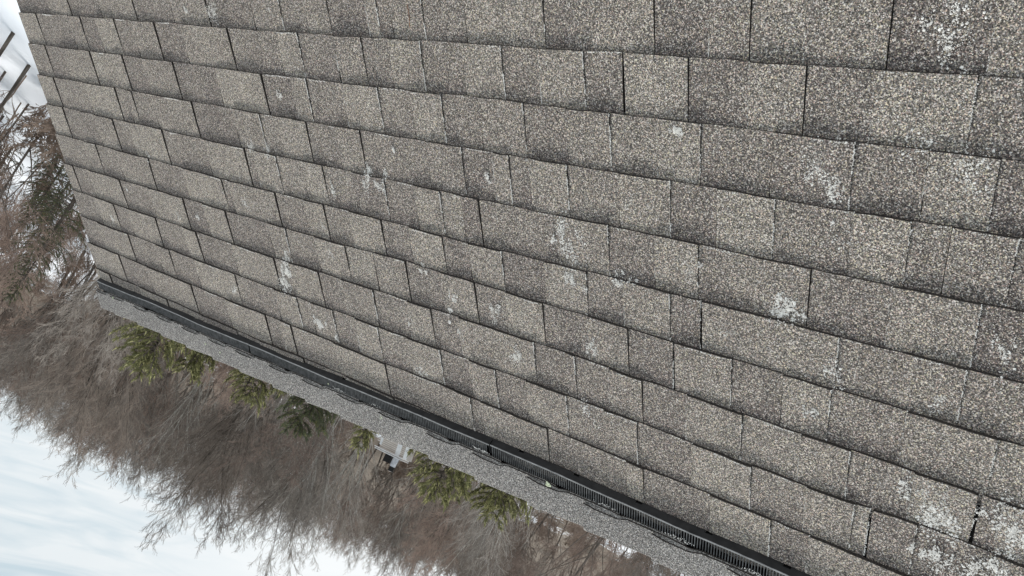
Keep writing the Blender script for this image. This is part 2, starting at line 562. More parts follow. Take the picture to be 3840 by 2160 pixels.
for (y, z) in ((yR - .1, 3.6), (yR - 1.9, 1.5), (yR + 1.7, 1.5)):
    f_ = MB()
    f_.box((xa + .013, y - .5, z - .1), (xa + .05, y + .5, z - .02)); f_.box((xa + .013, y - .5, z + 1.1), (xa + .05, y + .5, z + 1.2))
    f_.box((xa + .013, y - .5, z - .02), (xa + .05, y - .42, z + 1.1)); f_.box((xa + .013, y + .42, z - .02), (xa + .05, y + .5, z + 1.1))
    wo = f_.build('window', [M_TRIM], house)
    g = MB(); g.box((xa + .013, y - .42, z - .02), (xa + .022, y + .42, z + 1.1))
    go = g.build('pane', [M_GLASS]); go.parent = wo; go.location = tuple(-(house.location + wo.location))

# ------------------------------------------------------------------ ridge vent: sections with baffle, rim and louvre ribs
JV = [.12, 9.75, 19.30, 28.9, 38.5, 48.1, 57.7]
slots = [1.9, 3.5, 5.1, 6.7, 8.3, 11.2, 12.8, 14.0, 15.3, 16.84, 18.43, 20.14, 21.65, 23.2, 24.75, 26.3, 27.8, 29.4, 31, 32.6, 34.2, 35.8, 37.4]


def vh(u, dv, h):
    # the vent rides the slightly wavy roof
    return P(u, v_foot(u) + dv + .012 * math.sin(u * 1.1) + .006 * math.sin(u * 2.9), h + .012 * math.sin(u * .9 + 1))


for si in range(len(JV) - 1):
    a, b = JV[si] + .012, JV[si + 1] - .012
    dz = .012 if si % 2 else 0.0
    root = MB()
    cuts = [a, b] + [s + q for s in slots for q in (-.075, .075) if a < s - .1 and s + .1 < b] + list(np.arange(a + .4, b - .2, .45))
    cuts = sorted(set(round(c, 4) for c in cuts))
    for q in range(len(cuts) - 1):
        c0, c1 = cuts[q], cuts[q + 1]
        mid = (c0 + c1) / 2
        hole = any(abs(mid - s) < .07 for s in slots)
        z0, z1, z2 = .035, .085, .19 + dz
        prof = [(0.0, z0), (.018, z1), (.075, z2), (.098, z2 + .006)]
        if hole:
            root.face([vh(c0, .03, z0), vh(c1, .03, z0), vh(c1, .03, z1), vh(c0, .03, z1)][::-1], 1)
            root.face([vh(c0, .0, z0), vh(c1, .0, z0), vh(c1, .03, z0 + .002), vh(c0, .03, z0 + .002)][::-1], 1)
        else:
            root.face([vh(c0, *prof[0]), vh(c1, *prof[0]), vh(c1, *prof[1]), vh(c0, *prof[1])][::-1], 0)
        root.face([vh(c0, *prof[1]), vh(c1, *prof[1]), vh(c1, *prof[2]), vh(c0, *prof[2])][::-1], 0, smooth=False)
        # inner side of the baffle and the plate inside
        root.face([vh(c0, .112, z2), vh(c1, .112, z2), vh(c1, .10, .04), vh(c0, .10, .04)][::-1], 1)
        root.face([vh(c0, .10, .05), vh(c1, .10, .05), vh(c1, 1.0, .10), vh(c0, 1.0, .10)][::-1], 1)
    # end walls of the section
    for u_ in (a, b):
        pts = [(0, .035), (.075, .19 + dz), (.10, .196 + dz), (.34, .165), (.34, .05)]
        for du in (0, .035 if u_ == a else -.035):
            root.face([vh(u_ + du, *q) for q in pts], 0)
        d2 = .035 if u_ == a else -.035
        root.face([vh(u_, *pts[1]), vh(u_ + d2, *pts[1]), vh(u_ + d2, *pts[3]), vh(u_, *pts[3])], 0)
    ro = root.build('ridge_vent', [M_VENT, M_VOID], house)
    rim = MB()
    st = list(np.arange(a, b, .4)) + [b]
    for q in range(len(st) - 1):
        c0, c1 = st[q], st[q + 1]
        z2 = .19 + dz
        pr = [(.073, z2 - .004), (.078, z2 + .012), (.097, z2 + .013), (.102, z2 - .004)]
        for j in range(3):
            rim.face([vh(c0, *pr[j]), vh(c1, *pr[j]), vh(c1, *pr[j + 1]), vh(c0, *pr[j + 1])][::-1], 0)
    rm = rim.build('vent_rim', [M_RIM], house)
    rm.parent = ro; rm.location = tuple(-(house.location + ro.location))
    rib = MB()
    u_ = a + .06
    while u_ < b - .05:
        z2 = .198 + dz
        rib.box((u_, .10, -.03), (u_ + .014, .37, .0), fn=lambda uu, dv, hh, z2=z2: vh(uu, dv, z2 + hh + (dv - .10) * .05))
        u_ += .0585
    rb = rib.build('louvre', [M_RIB], house)
    rb.parent = ro; rb.location = tuple(-(house.location + ro.location))

# ------------------------------------------------------------------ ridge cap shingles (overlapping bent pieces)
S_CAP = [-.35, 1.1, 2.79, 4.38, 6.01, 7.58, 9.05, 10.8, 12.35, 13.89, 15.56, 17.27, 18.82, 20.46, 21.97, 23.63, 25.26, 26.9, 28.5]
while S_CAP[-1] < U1 - 2: S_CAP.append(S_CAP[-1] + 1.6)
caps = MB()


def cap_section(u, h, dv, wfar, drop=0.0):
    """points over the ridge from near edge to far edge; h height of the top surface"""
    vt = v_fold(u) + (h - .27) * .9
    vc = v_foot(u) + .37 + dv
    pts = [P(u, vc, h - .004), P(u, vc + (vt - vc) * .35, h + .004), P(u, vt - .20, h)]
    top = Vector(P(u, vt, h))
    pts.append(tuple(Vector(P(u, vt - .06, h)) + Vector((0, 0, -.010 * E))))
    pts.append((top[0], top[1], top[2] - .045 * E))
    bu = Vector(P(u, vt - .06, h)) + Vector((0, 0, -.010 * E))
    pts.append((bu[0], 2 * top[1] - bu[1], bu[2]))
    for wd in (.25, .8, 1.1):
        pts.append((top[0], top[1] + wd * CT * E, top[2] - wd * ST * E))
    return pts


for ci, s in enumerate(S_CAP):
    ln = 2.45
    for layer in range(2):
        t = .040
        a = s + (.035 if layer == 0 else 0.0) + random.uniform(-.01, .01)
        ln_l = ln if layer else ln - .12
        tone = random.uniform(.30, .62)
        dvj = random.uniform(-.008, .012) + (.020 if layer else -.004)
        n = 9
        secs, lows = [], []
        for q in range(n + 1):
            g = q / n
            u = a + ln_l * g
            if a < 0: u = .05 + (a + ln_l - .05) * g
            if u > U1 - .1: u = U1 - .1 + .001 * q
            lift = .06 * max(0.0, 1 - g / .8) + .006 * math.sin(ci * 2 + g * 5)
            h = .175 + t * (layer + 1) + lift * 1.0
            dv = dvj + (.095 if layer else .06) * (1 if g < .36 else max(0.0, 1 - (g - .36) / .06)) * min(1, g / .04 + .25) + (.0 if 0.03 < g < .97 else .02)
            secs.append(cap_section(u, h, dv, 1.0))
            lows.append(cap_section(u, h - t * .9, dv, 1.0))
        m_ = len(secs[0])
        for q in range(n):
            for j in range(m_ - 1):
                c = [secs[q][j], secs[q + 1][j], secs[q + 1][j + 1], secs[q][j + 1]]
                caps.face(c[::-1], 0, [(tone, .3, 0)] * 4, smooth=True)
            caps.face([secs[q][0], lows[q][0], lows[q + 1][0], secs[q + 1][0]][::-1], 1, [(0, 0, 0)] * 4)
        for q in (0, n):
            for j in range(m_ - 1):
                caps.face([secs[q][j], secs[q][j + 1], lows[q][j + 1], lows[q][j]], 1, [(0, 0, 0)] * 4)
cap_o = caps.build('ridge_cap', [shingle_material('cap_granules', True), M_EDGE], house)

# ------------------------------------------------------------------ lichen growing on the caps
for (u, v, s) in [(15.64, 10.58, .11), (21.05, 10.28, .10), (8.14, 10.98, .06), (7.35, 10.9, .05), (1.36, 10.8, .06), (13.6, 10.25, .04)]:
    lm = MB()
    for q in range(14):
        a, r_ = random.uniform(0, 6.3), s * random.random() * .75
        cu, cv = u + r_ * math.cos(a) * .8, v + r_ * math.sin(a)
        rr = s * random.uniform(.18, .42)
        hh = .285 + .006 * random.random() if u > 1 else .28
        ring = [(cu + rr * math.cos(t) * random.uniform(.6, 1.1), cv + rr * math.sin(t) * random.uniform(.6, 1.1), hh + .02) for t in np.linspace(0, 2 * math.pi, 8)[:-1]]
        for j in range(7):
            lm.face([P(cu, cv, hh + .034), P(*ring[(j + 1) % 7]), P(*ring[j])], 0)
    lm.build('lichen', [M_LICHEN], house)

# ------------------------------------------------------------------ frost caught on the granules and edges
FR = [(26.17,2.47,.5,9),(26.04,2.33,.3,5),(26.43,2.63,.25,4),(11.25,.64,.45,6),(21.65,4.39,.5,7),(21.6,4.76,.3,3),(16.27,4.2,.5,8),(12.32,7.28,.3,10),(12.36,6.84,.25,5),(12,7.71,.3,7),(14.27,6.29,.4,7),(13.32,8.57,.28,8),(13.94,8.84,.12,4),(12.11,7.92,.3,5),(22.1,6.69,.3,4),(20.15,7.38,.3,5),(28.18,7.3,.5,8),(28.66,7.67,.6,8),(28.58,8.41,.5,7),(29.49,7.46,.4,8),(29.35,7.08,.3,4),(29.4,8.17,.4,7),(29.1,8.34,.3,4),(25.88,4.79,.35,7),(25.77,4.87,.3,4),(28.17,5.67,.3,4),(27.54,.34,.5,4),(27.69,.7,.4,4),(27.49,.42,.4,3),(18.44,6.47,.2,5),(19.59,6.55,.3,5),(16.94,7.48,.3,4),(17.14,8.84,.25,4),(18.61,7.38,.2,4),(14.2,5.65,.2,3),(17.6,6.02,.25,4),(11.7,3.91,.25,5),(12.38,3.93,.3,3),(13.36,2.45,.2,3),(23.86,2.15,.15,6),(18.31,6.86,.08,6),(18.28,7.14,.05,8),(2.57,7.61,.2,6),(4.24,6.3,.1,4),(8.26,6.51,.12,4),(10.05,.67,.12,4),(28.08,2.23,.4,5),(21.7,5.32,.3,5),(22.78,5.03,.3,5),(13.53,.52,.2,2),(14.8,4.59,.2,3),(27.39,1.93,.4,3),(26.68,5.71,.3,3),(26.4,6.51,.2,3),(23,3.51,.2,2),(24.2,4.49,.4,4),(17.12,3.32,.1,3),(19.72,3.52,.15,3),(26.6,3.4,.3,2),(24.9,5.5,.3,2),(22.0,8.1,.3,3),(6.2,4.9,.2,2),(7.1,6.7,.2,2),(9.4,8.6,.2,3),(11,5.6,.3,3),(28.9,4.6,.4,4),(29.3,3.1,.4,3)]
fm = MB()


def surf_h(v):
    g = v - math.floor(v)
    return .078 * (1 - g / 1.22) + .012


def fleck(u, v, s, h=None):
    h0 = surf_h(v) if h is None else h
    a = random.uniform(0, 6.3)
    n = random.choice((4, 5, 6))
    st = random.uniform(.35, 1.0)
    ring = []
    for j in range(n):
        t = j * 2 * math.pi / n
        rr = s * random.uniform(.55, 1.2)
        x, y = rr * math.cos(t), rr * math.sin(t) * st
        ring.append((u + x * math.cos(a) - y * math.sin(a), v + x * math.sin(a) + y * math.cos(a)))
    top = P(u, v, h0 + .010 + s * .3)
    for j in range(n):
        p, q = ring[j], ring[(j + 1) % n]
        fm.face([top, P(q[0], q[1], h0 - .004), P(p[0], p[1], h0 - .004)], 0)


for (u, v, r_, n) in FR:
    near = .55 + .45 * min(1, u / 28)
    cl = [(u + random.gauss(0, r_ * .33), v + random.gauss(0, r_ * .33)) for _ in range(4 + n)]
    for (cu, cv) in cl:
        sg = r_ * random.uniform(.06, .18)
        for _ in range(int(n * 6)):
            fleck(cu + random.gauss(0, sg) * .8, cv + random.gauss(0, sg * 1.4), random.choice((.005, .008, .012, .02)) * random.uniform(.7, 1.3) * near * (1.25 if n > 6 else 1))
# scattered grains
for _ in range(4200):
    fleck(random.uniform(.3, 31) ** 1.0, random.uniform(-1, 10), random.uniform(.003, .008))
for (k, kind, pl) in strips:
    if kind == 's':
        wgt = 1.0 if pl[0][0] > 9 else .35
        on = random.random() < .8
        for j in range(len(pl) - 1):
            p, q = pl[j], pl[j + 1]
            nn = 34
            for i in range(nn):
                t = i / nn
                if random.random() < .06: on = not on
                v = p[1] + (q[1] - p[1]) * t
                if v > k + 1.0 or random.random() > wgt: continue
                if on: fleck(p[0] + random.gauss(0, .006), v, random.uniform(.008, .017), p[2] + (q[2] - p[2]) * t - .002)
                elif random.random() < .25: fleck(p[0] + random.gauss(0, .006), v, random.uniform(.004, .009), p[2] + (q[2] - p[2]) * t)
    else:
        if random.random() < .45: continue
        u0, u1 = pl[0][0], pl[-1][0]
        if u0 < 7 and random.random() < .7: continue
        a = random.uniform(u0, u1); b = min(u1, a + random.uniform(.1, 1.0))
        u = a
        while u < b:
            j = np.interp(u, [x[0] for x in pl], range(len(pl)))
            v = float(np.interp(u, [x[0] for x in pl], [x[1] for x in pl])); h = float(np.interp(u, [x[0] for x in pl], [x[2] for x in pl]))
            if random.random() < .75:
                fleck(u, v + .012 + abs(random.gauss(0, .012)), random.uniform(.007, .018), h)
            u += random.uniform(.008, .03)
# frost crust caught on the cap ends by the vent
for b in (13.9, 15.4, 18.9, 19.1, 22.5, 24.1, 24.3, 25.7, 25.9, 27.4):
    for _ in range(26):
        fleck(b + random.gauss(0, .12), v_foot(b) + .31 + random.gauss(0, .02), random.uniform(.007, .015), .235)
fo = fm.build('frost', [M_FROST])
tag(fo, 'white frost and snow grains caught on the shingles', 'frost', kind='stuff')

# one pine needle lying on the shingles
nm = []
pp = [P(18.03 + .02 * math.sin(t * 3), .35 + .42 * t, .085) for t in np.linspace(0, 1, 9)]
for i in range(8): nm.append((*pp[i], *pp[i + 1], .0009, .0008))
V, Q, _ = prisms(nm)
no = D.objects.new('pine_needle', np_mesh('pine_needle', V, Q, [noisy('needle_brown', (.22, .09, .04), (.32, .15, .07), 60)]))
COL.objects.link(no)
tag(no, 'thin reddish brown pine needle lying on the shingles at the top edge', 'pine needle')


# ------------------------------------------------------------------ terrain
def ground_z(x, y):
    dx, dy = x - CP[0], y - CP[1]
    r_ = math.hypot(dx, dy)
    a_ = math.atan2(dx, dy)
    k_ = np.interp(r_, [0, 30, 60, 95, 150, 215, 260, 1200], [0, 0, 2.2, 7.2, 16.5, 24.6, 25.5, 25.5])
    return float(k_ + .35 * math.sin(x * .11 + 1) * math.sin(y * .13) * min(1, r_ / 30) + (1.2 * math.sin(a_ * 9 + 1) + .8 * math.sin(a_ * 21)) * min(1, max(0, (r_ - 120) / 80)))


def az_pos(azd, r_):
    a_ = R(azd)
    x, y = CP[0] + r_ * math.sin(a_), CP[1] + r_ * math.cos(a_)
    return x, y, ground_z(x, y)


rad = [0, 4, 8, 12, 16, 20, 25, 30, 36, 42, 50, 58, 66, 76, 86, 98, 110, 125, 140, 160, 180, 200, 215, 235, 260, 320, 500, 800, 1200]
na = 144
vs, fs = [], []
for r_ in rad:
    for j in range(na):
        a_ = 2 * math.pi * j / na
        x, y = CP[0] + r_ * math.sin(a_), CP[1] + r_ * math.cos(a_)
        vs.append((x, y, ground_z(x, y)))
for i in range(len(rad) - 1):
    for j in range(na):
        a, b = i * na + j, i * na + (j + 1) % na
        fs.append((a, a + na, b + na, b))
gm = np_mesh('ground', np.array(vs), np.array(fs), [], smooth=True)
m, t, b = principled('snowy_forest_floor', (.8, .82, .86), .9, spec=.2)
geo = N(t, 'ShaderNodeTexCoord')
n1 = N(t, 'ShaderNodeTexNoise'); setin(n1, Scale=.06, Detail=6.0, Roughness=.62)
n2 = N(t, 'ShaderNodeTexNoise'); setin(n2, Scale=1.7, Detail=6.0, Roughness=.7)
t.links.new(geo.outputs['Object'], n1.inputs['Vector']); t.links.new(geo.outputs['Object'], n2.inputs['Vector'])
ds = N(t, 'ShaderNodeVectorMath', operation='DISTANCE'); ds.inputs[1].default_value = (CP[0], CP[1], 0)
t.links.new(geo.outputs['Object'], ds.inputs[0])
dm = N(t, 'ShaderNodeMapRange'); setin(dm, From_Min=65., From_Max=130., To_Min=-.25, To_Max=.40)
t.links.new(ds.outputs['Value'], dm.inputs['Value'])
s1 = N(t, 'ShaderNodeMath', operation='ADD'); t.links.new(n1.outputs['Fac'], s1.inputs[0]); t.links.new(dm.outputs[0], s1.inputs[1])
s2 = N(t, 'ShaderNodeMath', operation='MULTIPLY_ADD'); s2.inputs[1].default_value = .5
t.links.new(n2.outputs['Fac'], s2.inputs[0]); t.links.new(s1.outputs[0], s2.inputs[2])
cr_ = N(t, 'ShaderNodeValToRGB')
cr_.color_ramp.elements[0].position = .80; cr_.color_ramp.elements[0].color = (.80, .83, .88, 1)
cr_.color_ramp.elements[1].position = .90; cr_.color_ramp.elements[1].color = (.15, .123, .098, 1)
t.links.new(s2.outputs[0], cr_.inputs[0])
n4_ = N(t, 'ShaderNodeTexNoise'); setin(n4_, Scale=2.2, Detail=9.0, Roughness=.75)
t.links.new(geo.outputs['Object'], n4_.inputs['Vector'])
lf = N(t, 'ShaderNodeMapRange'); setin(lf, From_Min=.3, From_Max=.7, To_Min=.45, To_Max=1.6)
t.links.new(n4_.outputs['Fac'], lf.inputs['Value'])
hs_ = N(t, 'ShaderNodeHueSaturation'); hs_.inputs['Color'].default_value = (.15, .123, .098, 1)
t.links.new(lf.outputs[0], hs_.inputs['Value'])
mxl = N(t, 'ShaderNodeMix', data_type='RGBA')
fa_ = N(t, 'ShaderNodeMapRange'); setin(fa_, From_Min=.80, From_Max=.88)
t.links.new(s2.outputs[0], fa_.inputs['Value']); t.links.new(fa_.outputs[0], mxl.inputs['Factor'])
mxl.inputs['A'].default_value = (.80, .83, .88, 1)
t.links.new(hs_.outputs[0], mxl.inputs['B'])
t.links.new(mxl.outputs['Result'], b.inputs['Base Color'])
gm.materials.append(m)
go_ = D.objects.new('ground', gm); COL.objects.link(go_)
tag(go_, kind='structure')

# ------------------------------------------------------------------ bare winter trees
M_BARK = noisy('grey_brown_bark', (.055, .045, .037), (.19, .16, .135), 3.5, 5, .95, stretch=(2, 2, .4))
M_PALE = noisy('pale_bark', (.30, .28, .25), (.55, .52, .47), 3, 5, .9, stretch=(1, 1, 2))
M_TWIG = noisy('brown_twigs', (.115, .094, .080), (.36, .30, .25), 1.1, 6, .95, vary=.42)
M_TWIG2 = noisy('grey_twigs', (.14, .12, .105), (.40, .355, .31), 1.1, 6, .95, vary=.42)
M_TWIG3 = noisy('reddish_twigs', (.14, .10, .082), (.36, .27, .22), 1.1, 6, .95, vary=.35)


def grow(seed, H, spread=.55, n1=11, n2=8, n3=6, n4=5, r0=None, forks=1, up=.55, twig=.0078):
    rg = np.random.default_rng(seed)
    wood, tw = [], []
    UPW = (.02, .10, .07, .05, .04)
    r0 = r0 or H * .011

    def branch(p, d, ln, r_, lev):
        nseg = (7, 6, 4, 3, 2)[lev]
        pts = [np.array(p)]; rs = [r_]
        d = np.array(d) / np.linalg.norm(d)
        for i in range(nseg):
            d = d + rg.normal(0, (.035, .10, .16, .2, .22)[lev], 3) + np.array([0, 0, UPW[lev]])
            d /= np.linalg.norm(d)
            pts.append(pts[-1] + d * ln / nseg)
            rs.append(max(twig, r_ * (1 - (i + 1) / nseg * (.72 if lev < 2 else .8))))
            (wood if lev < 2 else tw).append((*pts[-2], *pts[-1], rs[-2], rs[-1], lev))
        if lev >= 4: return
        cnt = (n1, n2, n3, n4)[lev]
        for c in range(cnt):
            t_ = (.30 + .68 * (c + rg.random()) / cnt) if lev == 0 else (.15 + .85 * (c + rg.random()) / cnt)
            i = min(nseg - 1, int(t_ * nseg)); f_ = t_ * nseg - i
            q = pts[i] * (1 - f_) + pts[min(nseg, i + 1)] * f_
            dd = pts[min(nseg, i + 1)] - pts[i]; dd /= np.linalg.norm(dd) + 1e-9
            an = rg.random() * 6.283 if lev else (c * 2.4 + rg.random())
            side = np.array([math.cos(an), math.sin(an), rg.normal(0, .3)])
            side -= dd * side.dot(dd); side /= np.linalg.norm(side) + 1e-9
            sp_ = spread * rg.uniform(.7, 1.35) * (1, .95, 1.1, 1.15, 1.2)[lev]
            nd = dd * math.cos(sp_) + side * math.sin(sp_) + np.array([0, 0, up * (.25, .25, .2, .15, .1)[lev]])
            fr_ = (.52, .50, .46, .5)[lev]
            l2 = ln * fr_ * (1.15 - .45 * t_) * rg.uniform(.75, 1.2)
            branch(q, nd, l2, max(twig, (rs[i] * (.55, .5, .5, .6)[lev])), lev + 1)

    for k in range(forks):
        lean = rg.normal(0, .06, 2) if forks == 1 else rg.normal(0, .16, 2)
        branch((rg.normal(0, .15) * (forks > 1), rg.normal(0, .15) * (forks > 1), -.3), (lean[0], lean[1], 1), H * (.8 if forks == 1 else .74), r0, 0)
    return wood, tw


PROT = []
for i, (H, kw, mb, mt, kind) in enumerate([
    (16.5, dict(spread=.60, n1=10), M_BARK, M_TWIG, 'oak'),
    (15.0, dict(spread=.50, n1=12, n2=9), M_BARK, M_TWIG2, 'maple'),
    (17.5, dict(spread=.42, n1=9, n2=9, forks=2), M_BARK, M_TWIG, 'fork'),
    (13.5, dict(spread=.70, n1=11, n2=8), M_BARK, M_TWIG3, 'wide'),
    (12.0, dict(spread=.55, n1=9, n2=7, n3=7, r0=.10), M_BARK, M_TWIG3, 'young'),
    (15.5, dict(spread=.55, n1=12, n2=7, r0=.17), M_PALE, M_TWIG2, 'pale'),
]):
    wd, tw = grow(100 + i, H, **kw)
    wd = np.array(wd); tw = np.array(tw)
    tr_ = wd[wd[:, 8] == 0]; lim = wd[wd[:, 8] == 1]
    V, Q, _ = prisms(tr_[:, :8])
    mt_ = np_mesh('trunk', V, Q, [mb], smooth=True)
    allc = np.concatenate([lim[:, :8], tw[:, :8]])
    V, Q, mi = prisms(allc, [0] * len(lim) + [0 if (mb is M_PALE and l == 2) else 1 for l in tw[:, 8]])
    mc_ = np_mesh('crown', V, Q, [mb, mt], mi)
    PROT.append((H, mt_, mc_, kind))


def tree(pi, x, y, s, rz, label, group=None, name='bare_tree', z=None, tilt=(0, 0)):
    H, mt_, mc_, kind = PROT[pi]
    o = empty(name, (x, y, ground_z(x, y) if z is None else z))
    o.rotation_euler = (tilt[0], tilt[1], rz)
    o.scale = (s, s, s)
    tag(o, label, 'tree', group)
    for nm_, me in (('trunk', mt_), ('crown', mc_)):
        c = D.objects.new(nm_, me); COL.objects.link(c); c.parent = o
    return o


GW = 'bare trees of the brown wood beyond the ridge'
LB = ['bare winter tree with ascending brown branches in the dense leafless wood',
      'bare winter tree with fine grey twigs in the dense leafless wood',
      'bare forked winter tree with long upright limbs in the dense leafless wood',
      'low broad bare tree with reddish twigs in the dense leafless wood',
      'slender young bare tree with reddish twigs in the dense leafless wood',
      'pale barked bare tree scattered in the dense leafless wood']
rt = random.Random(11)
# trees that stand out
tree(2, *az_pos(59.6, 52)[:2], .86, 1.0, 'tall dark tree with long fanning branches against the sky, nearest the left border')
tree(5, *az_pos(37.2, 74)[:2], .80, 2.0, 'pale grey tree with thick twisted limbs standing out in the middle of the brown wood')
tree(4, *az_pos(72.3, 38)[:2], .95, .5, 'straight brown trunk rising from the open snow beside the upper left roof edge')
tree(3, *az_pos(23.0, 52)[:2], .95, .5, 'light brown tree with a thick trunk just past the ridge near the snow patches')
tree(1, *az_pos(44.0, 62)[:2], 1.05, 1.6, 'tall grey tree whose dark limbs fan over the sky above the small white house')
tree(2, *az_pos(49.0, 60)[:2], .98, 2.9, 'large forked tree reaching highest over the sky between the two green spruce clumps')
tree(0, *az_pos(34.5, 66)[:2], .78, 4.0, 'tall tree with wide fan of branches on the bright sky at the bottom middle')
for i, (a_, rr, s_) in enumerate([(71.5, 44, .7), (70.7, 41, 1.0), (70.3, 52, .9), (69.6, 47, .6), (69.1, 58, 1.0), (68.2, 44, .85), (67.1, 50, .6), (66.7, 56, 1.0), (65.6, 48, .8)]):
    x, y, z = az_pos(a_, rr)
    tree(4, x, y, s_, i * 1.7, 'thin bare trunk among the group standing in snow gaps beside the upper left roof edge', 'thin trunks in the snow at the upper left', tilt=(rt.uniform(-.09, .09), rt.uniform(-.09, .09)))
for ring, (ra, rb_, n) in enumerate([(40, 60, 26), (60, 80, 46), (80, 105, 58), (105, 140, 66), (140, 205, 60)]):
    for i in range(n):
        a_ = 14 + 66 * (i + rt.random()) / n
        rr = rt.uniform(ra, rb_)
        if ring == 0 and 36 < a_ < 43: continue
        if ring <= 2 and rr < 86 and 37.6 < a_ < 41.6: continue
        if ring == 0 and a_ < 30: rr = rt.uniform(50, 62)
        if 22.5 < a_ < 29.5 and ring < 3 and rt.random() < .7: continue
        if a_ > 62 and ring <= 1 and rt.random() < .45: continue
        pi = rt.choice((0, 1, 2, 3, 4, 0, 1, 3)) if rt.random() > .11 else 5
        x, y, z = az_pos(a_, rr)
        H = PROT[pi][0]
        topel = float(np.interp(a_, [14, 27, 31, 36, 45, 57, 64, 80], [4.8, 5.2, 5.7, 6.9, 8.1, 8.6, 7.3, 6.2])) + rt.uniform(-.9, .45) - (.5 if ring == 4 else 0)
        want = CP[2] + rr * math.tan(R(topel)) - z
        s = max(.22, min(1.15, want / (H * 1.0)))
        if ring == 0: s *= rt.uniform(.55, 1.0)
        tree(pi, x, y, s, rt.uniform(0, 6.3), LB[pi], GW)

# far wood and brush on the hillside that nobody could count
tw_all = []
base = []
for i in range(7):
    wd, tw = grow(300 + i, 6.5, spread=.5, n1=8, n2=6, n3=4, n4=2, twig=.016, r0=.06)
    base.append(np.array(wd + tw)[:, :8])
for i in range(620):
    a_ = rt.uniform(12, 82); rr = math.sqrt(rt.uniform(100 ** 2, 232 ** 2))
    x, y, z = az_pos(a_, rr)
    s = rt.uniform(.7, 1.35) * (.5 if rr > 175 else 1); c, sn = math.cos(rt.uniform(0, 6.3)), math.sin(rt.uniform(0, 6.3))
    S = base[i % 7].copy()
    an = rt.uniform(0, 6.3); c, sn = math.cos(an), math.sin(an)
    for o_ in (0, 3):
        X, Y = S[:, o_].copy(), S[:, o_ + 1].copy()
        S[:, o_] = (X * c - Y * sn) * s * 1.25 + x
        S[:, o_ + 1] = (X * sn + Y * c) * s * 1.25 + y
        S[:, o_ + 2] = S[:, o_ + 2] * s + z
    S[:, 6:] *= 1.5
    tw_all.append(S)
S = np.concatenate(tw_all)
V, Q, _ = prisms(S)
fw = D.objects.new('distant_wood', np_mesh('distant_wood', V, Q, [noisy('far_twigs', (.10, .082, .070), (.38, .32, .27), .35, 9, .95, lo=.3, hi=.7)]))
COL.objects.link(fw)
tag(fw, 'hazy brown leafless wood covering the far hillside', 'wood', kind='stuff')
# brush and saplings on the near slope
tw_all = []
for i in range(980):
    a_ = rt.uniform(14, 80); rr = math.sqrt(rt.uniform((38 if a_ > 60 else 45) ** 2, 105 ** 2))
    
    if 22 < a_ < 30 and (rr < 60 or rt.random() < .5): continue
    if 37.5 < a_ < 42 and rr < 92: continue
    x, y, z = az_pos(a_, rr)
    s = rt.uniform(.25, .62); S = base[i % 7].copy()
    an = rt.uniform(0, 6.3); c, sn = math.cos(an), math.sin(an)
    for o_ in (0, 3):
        X, Y = S[:, o_].copy(), S[:, o_ + 1].copy()
        S[:, o_] = (X * c - Y * sn) * s * 1.6 + x
        S[:, o_ + 1] = (X * sn + Y * c) * s * 1.6 + y
        S[:, o_ + 2] = S[:, o_ + 2] * s + z
    S[:, 6:] *= .7
    tw_all.append(S)
S = np.concatenate(tw_all)
V, Q, _ = prisms(S)
bw = D.objects.new('brush', np_mesh('brush', V, Q, [noisy('brush_stems', (.11, .08, .062), (.36, .27, .21), .9, 8, .95)]))
COL.objects.link(bw)
tag(bw, 'tangled brown brush and saplings growing under the bare trees', 'brush', kind='stuff')

# ------------------------------------------------------------------ spruces behind the house
M_NEED = noisy('spruce_needles', (.095, .098, .040), (.22, .215, .09), 5, 4, .8)
M_TIPS = noisy('yellow_green_tips', (.30, .29, .12), (.46, .42, .21), 6, 4, .8)
M_DKN = noisy('dark_pine_needles', (.062, .072, .040), (.135, .150, .085), 3, 4, .85)


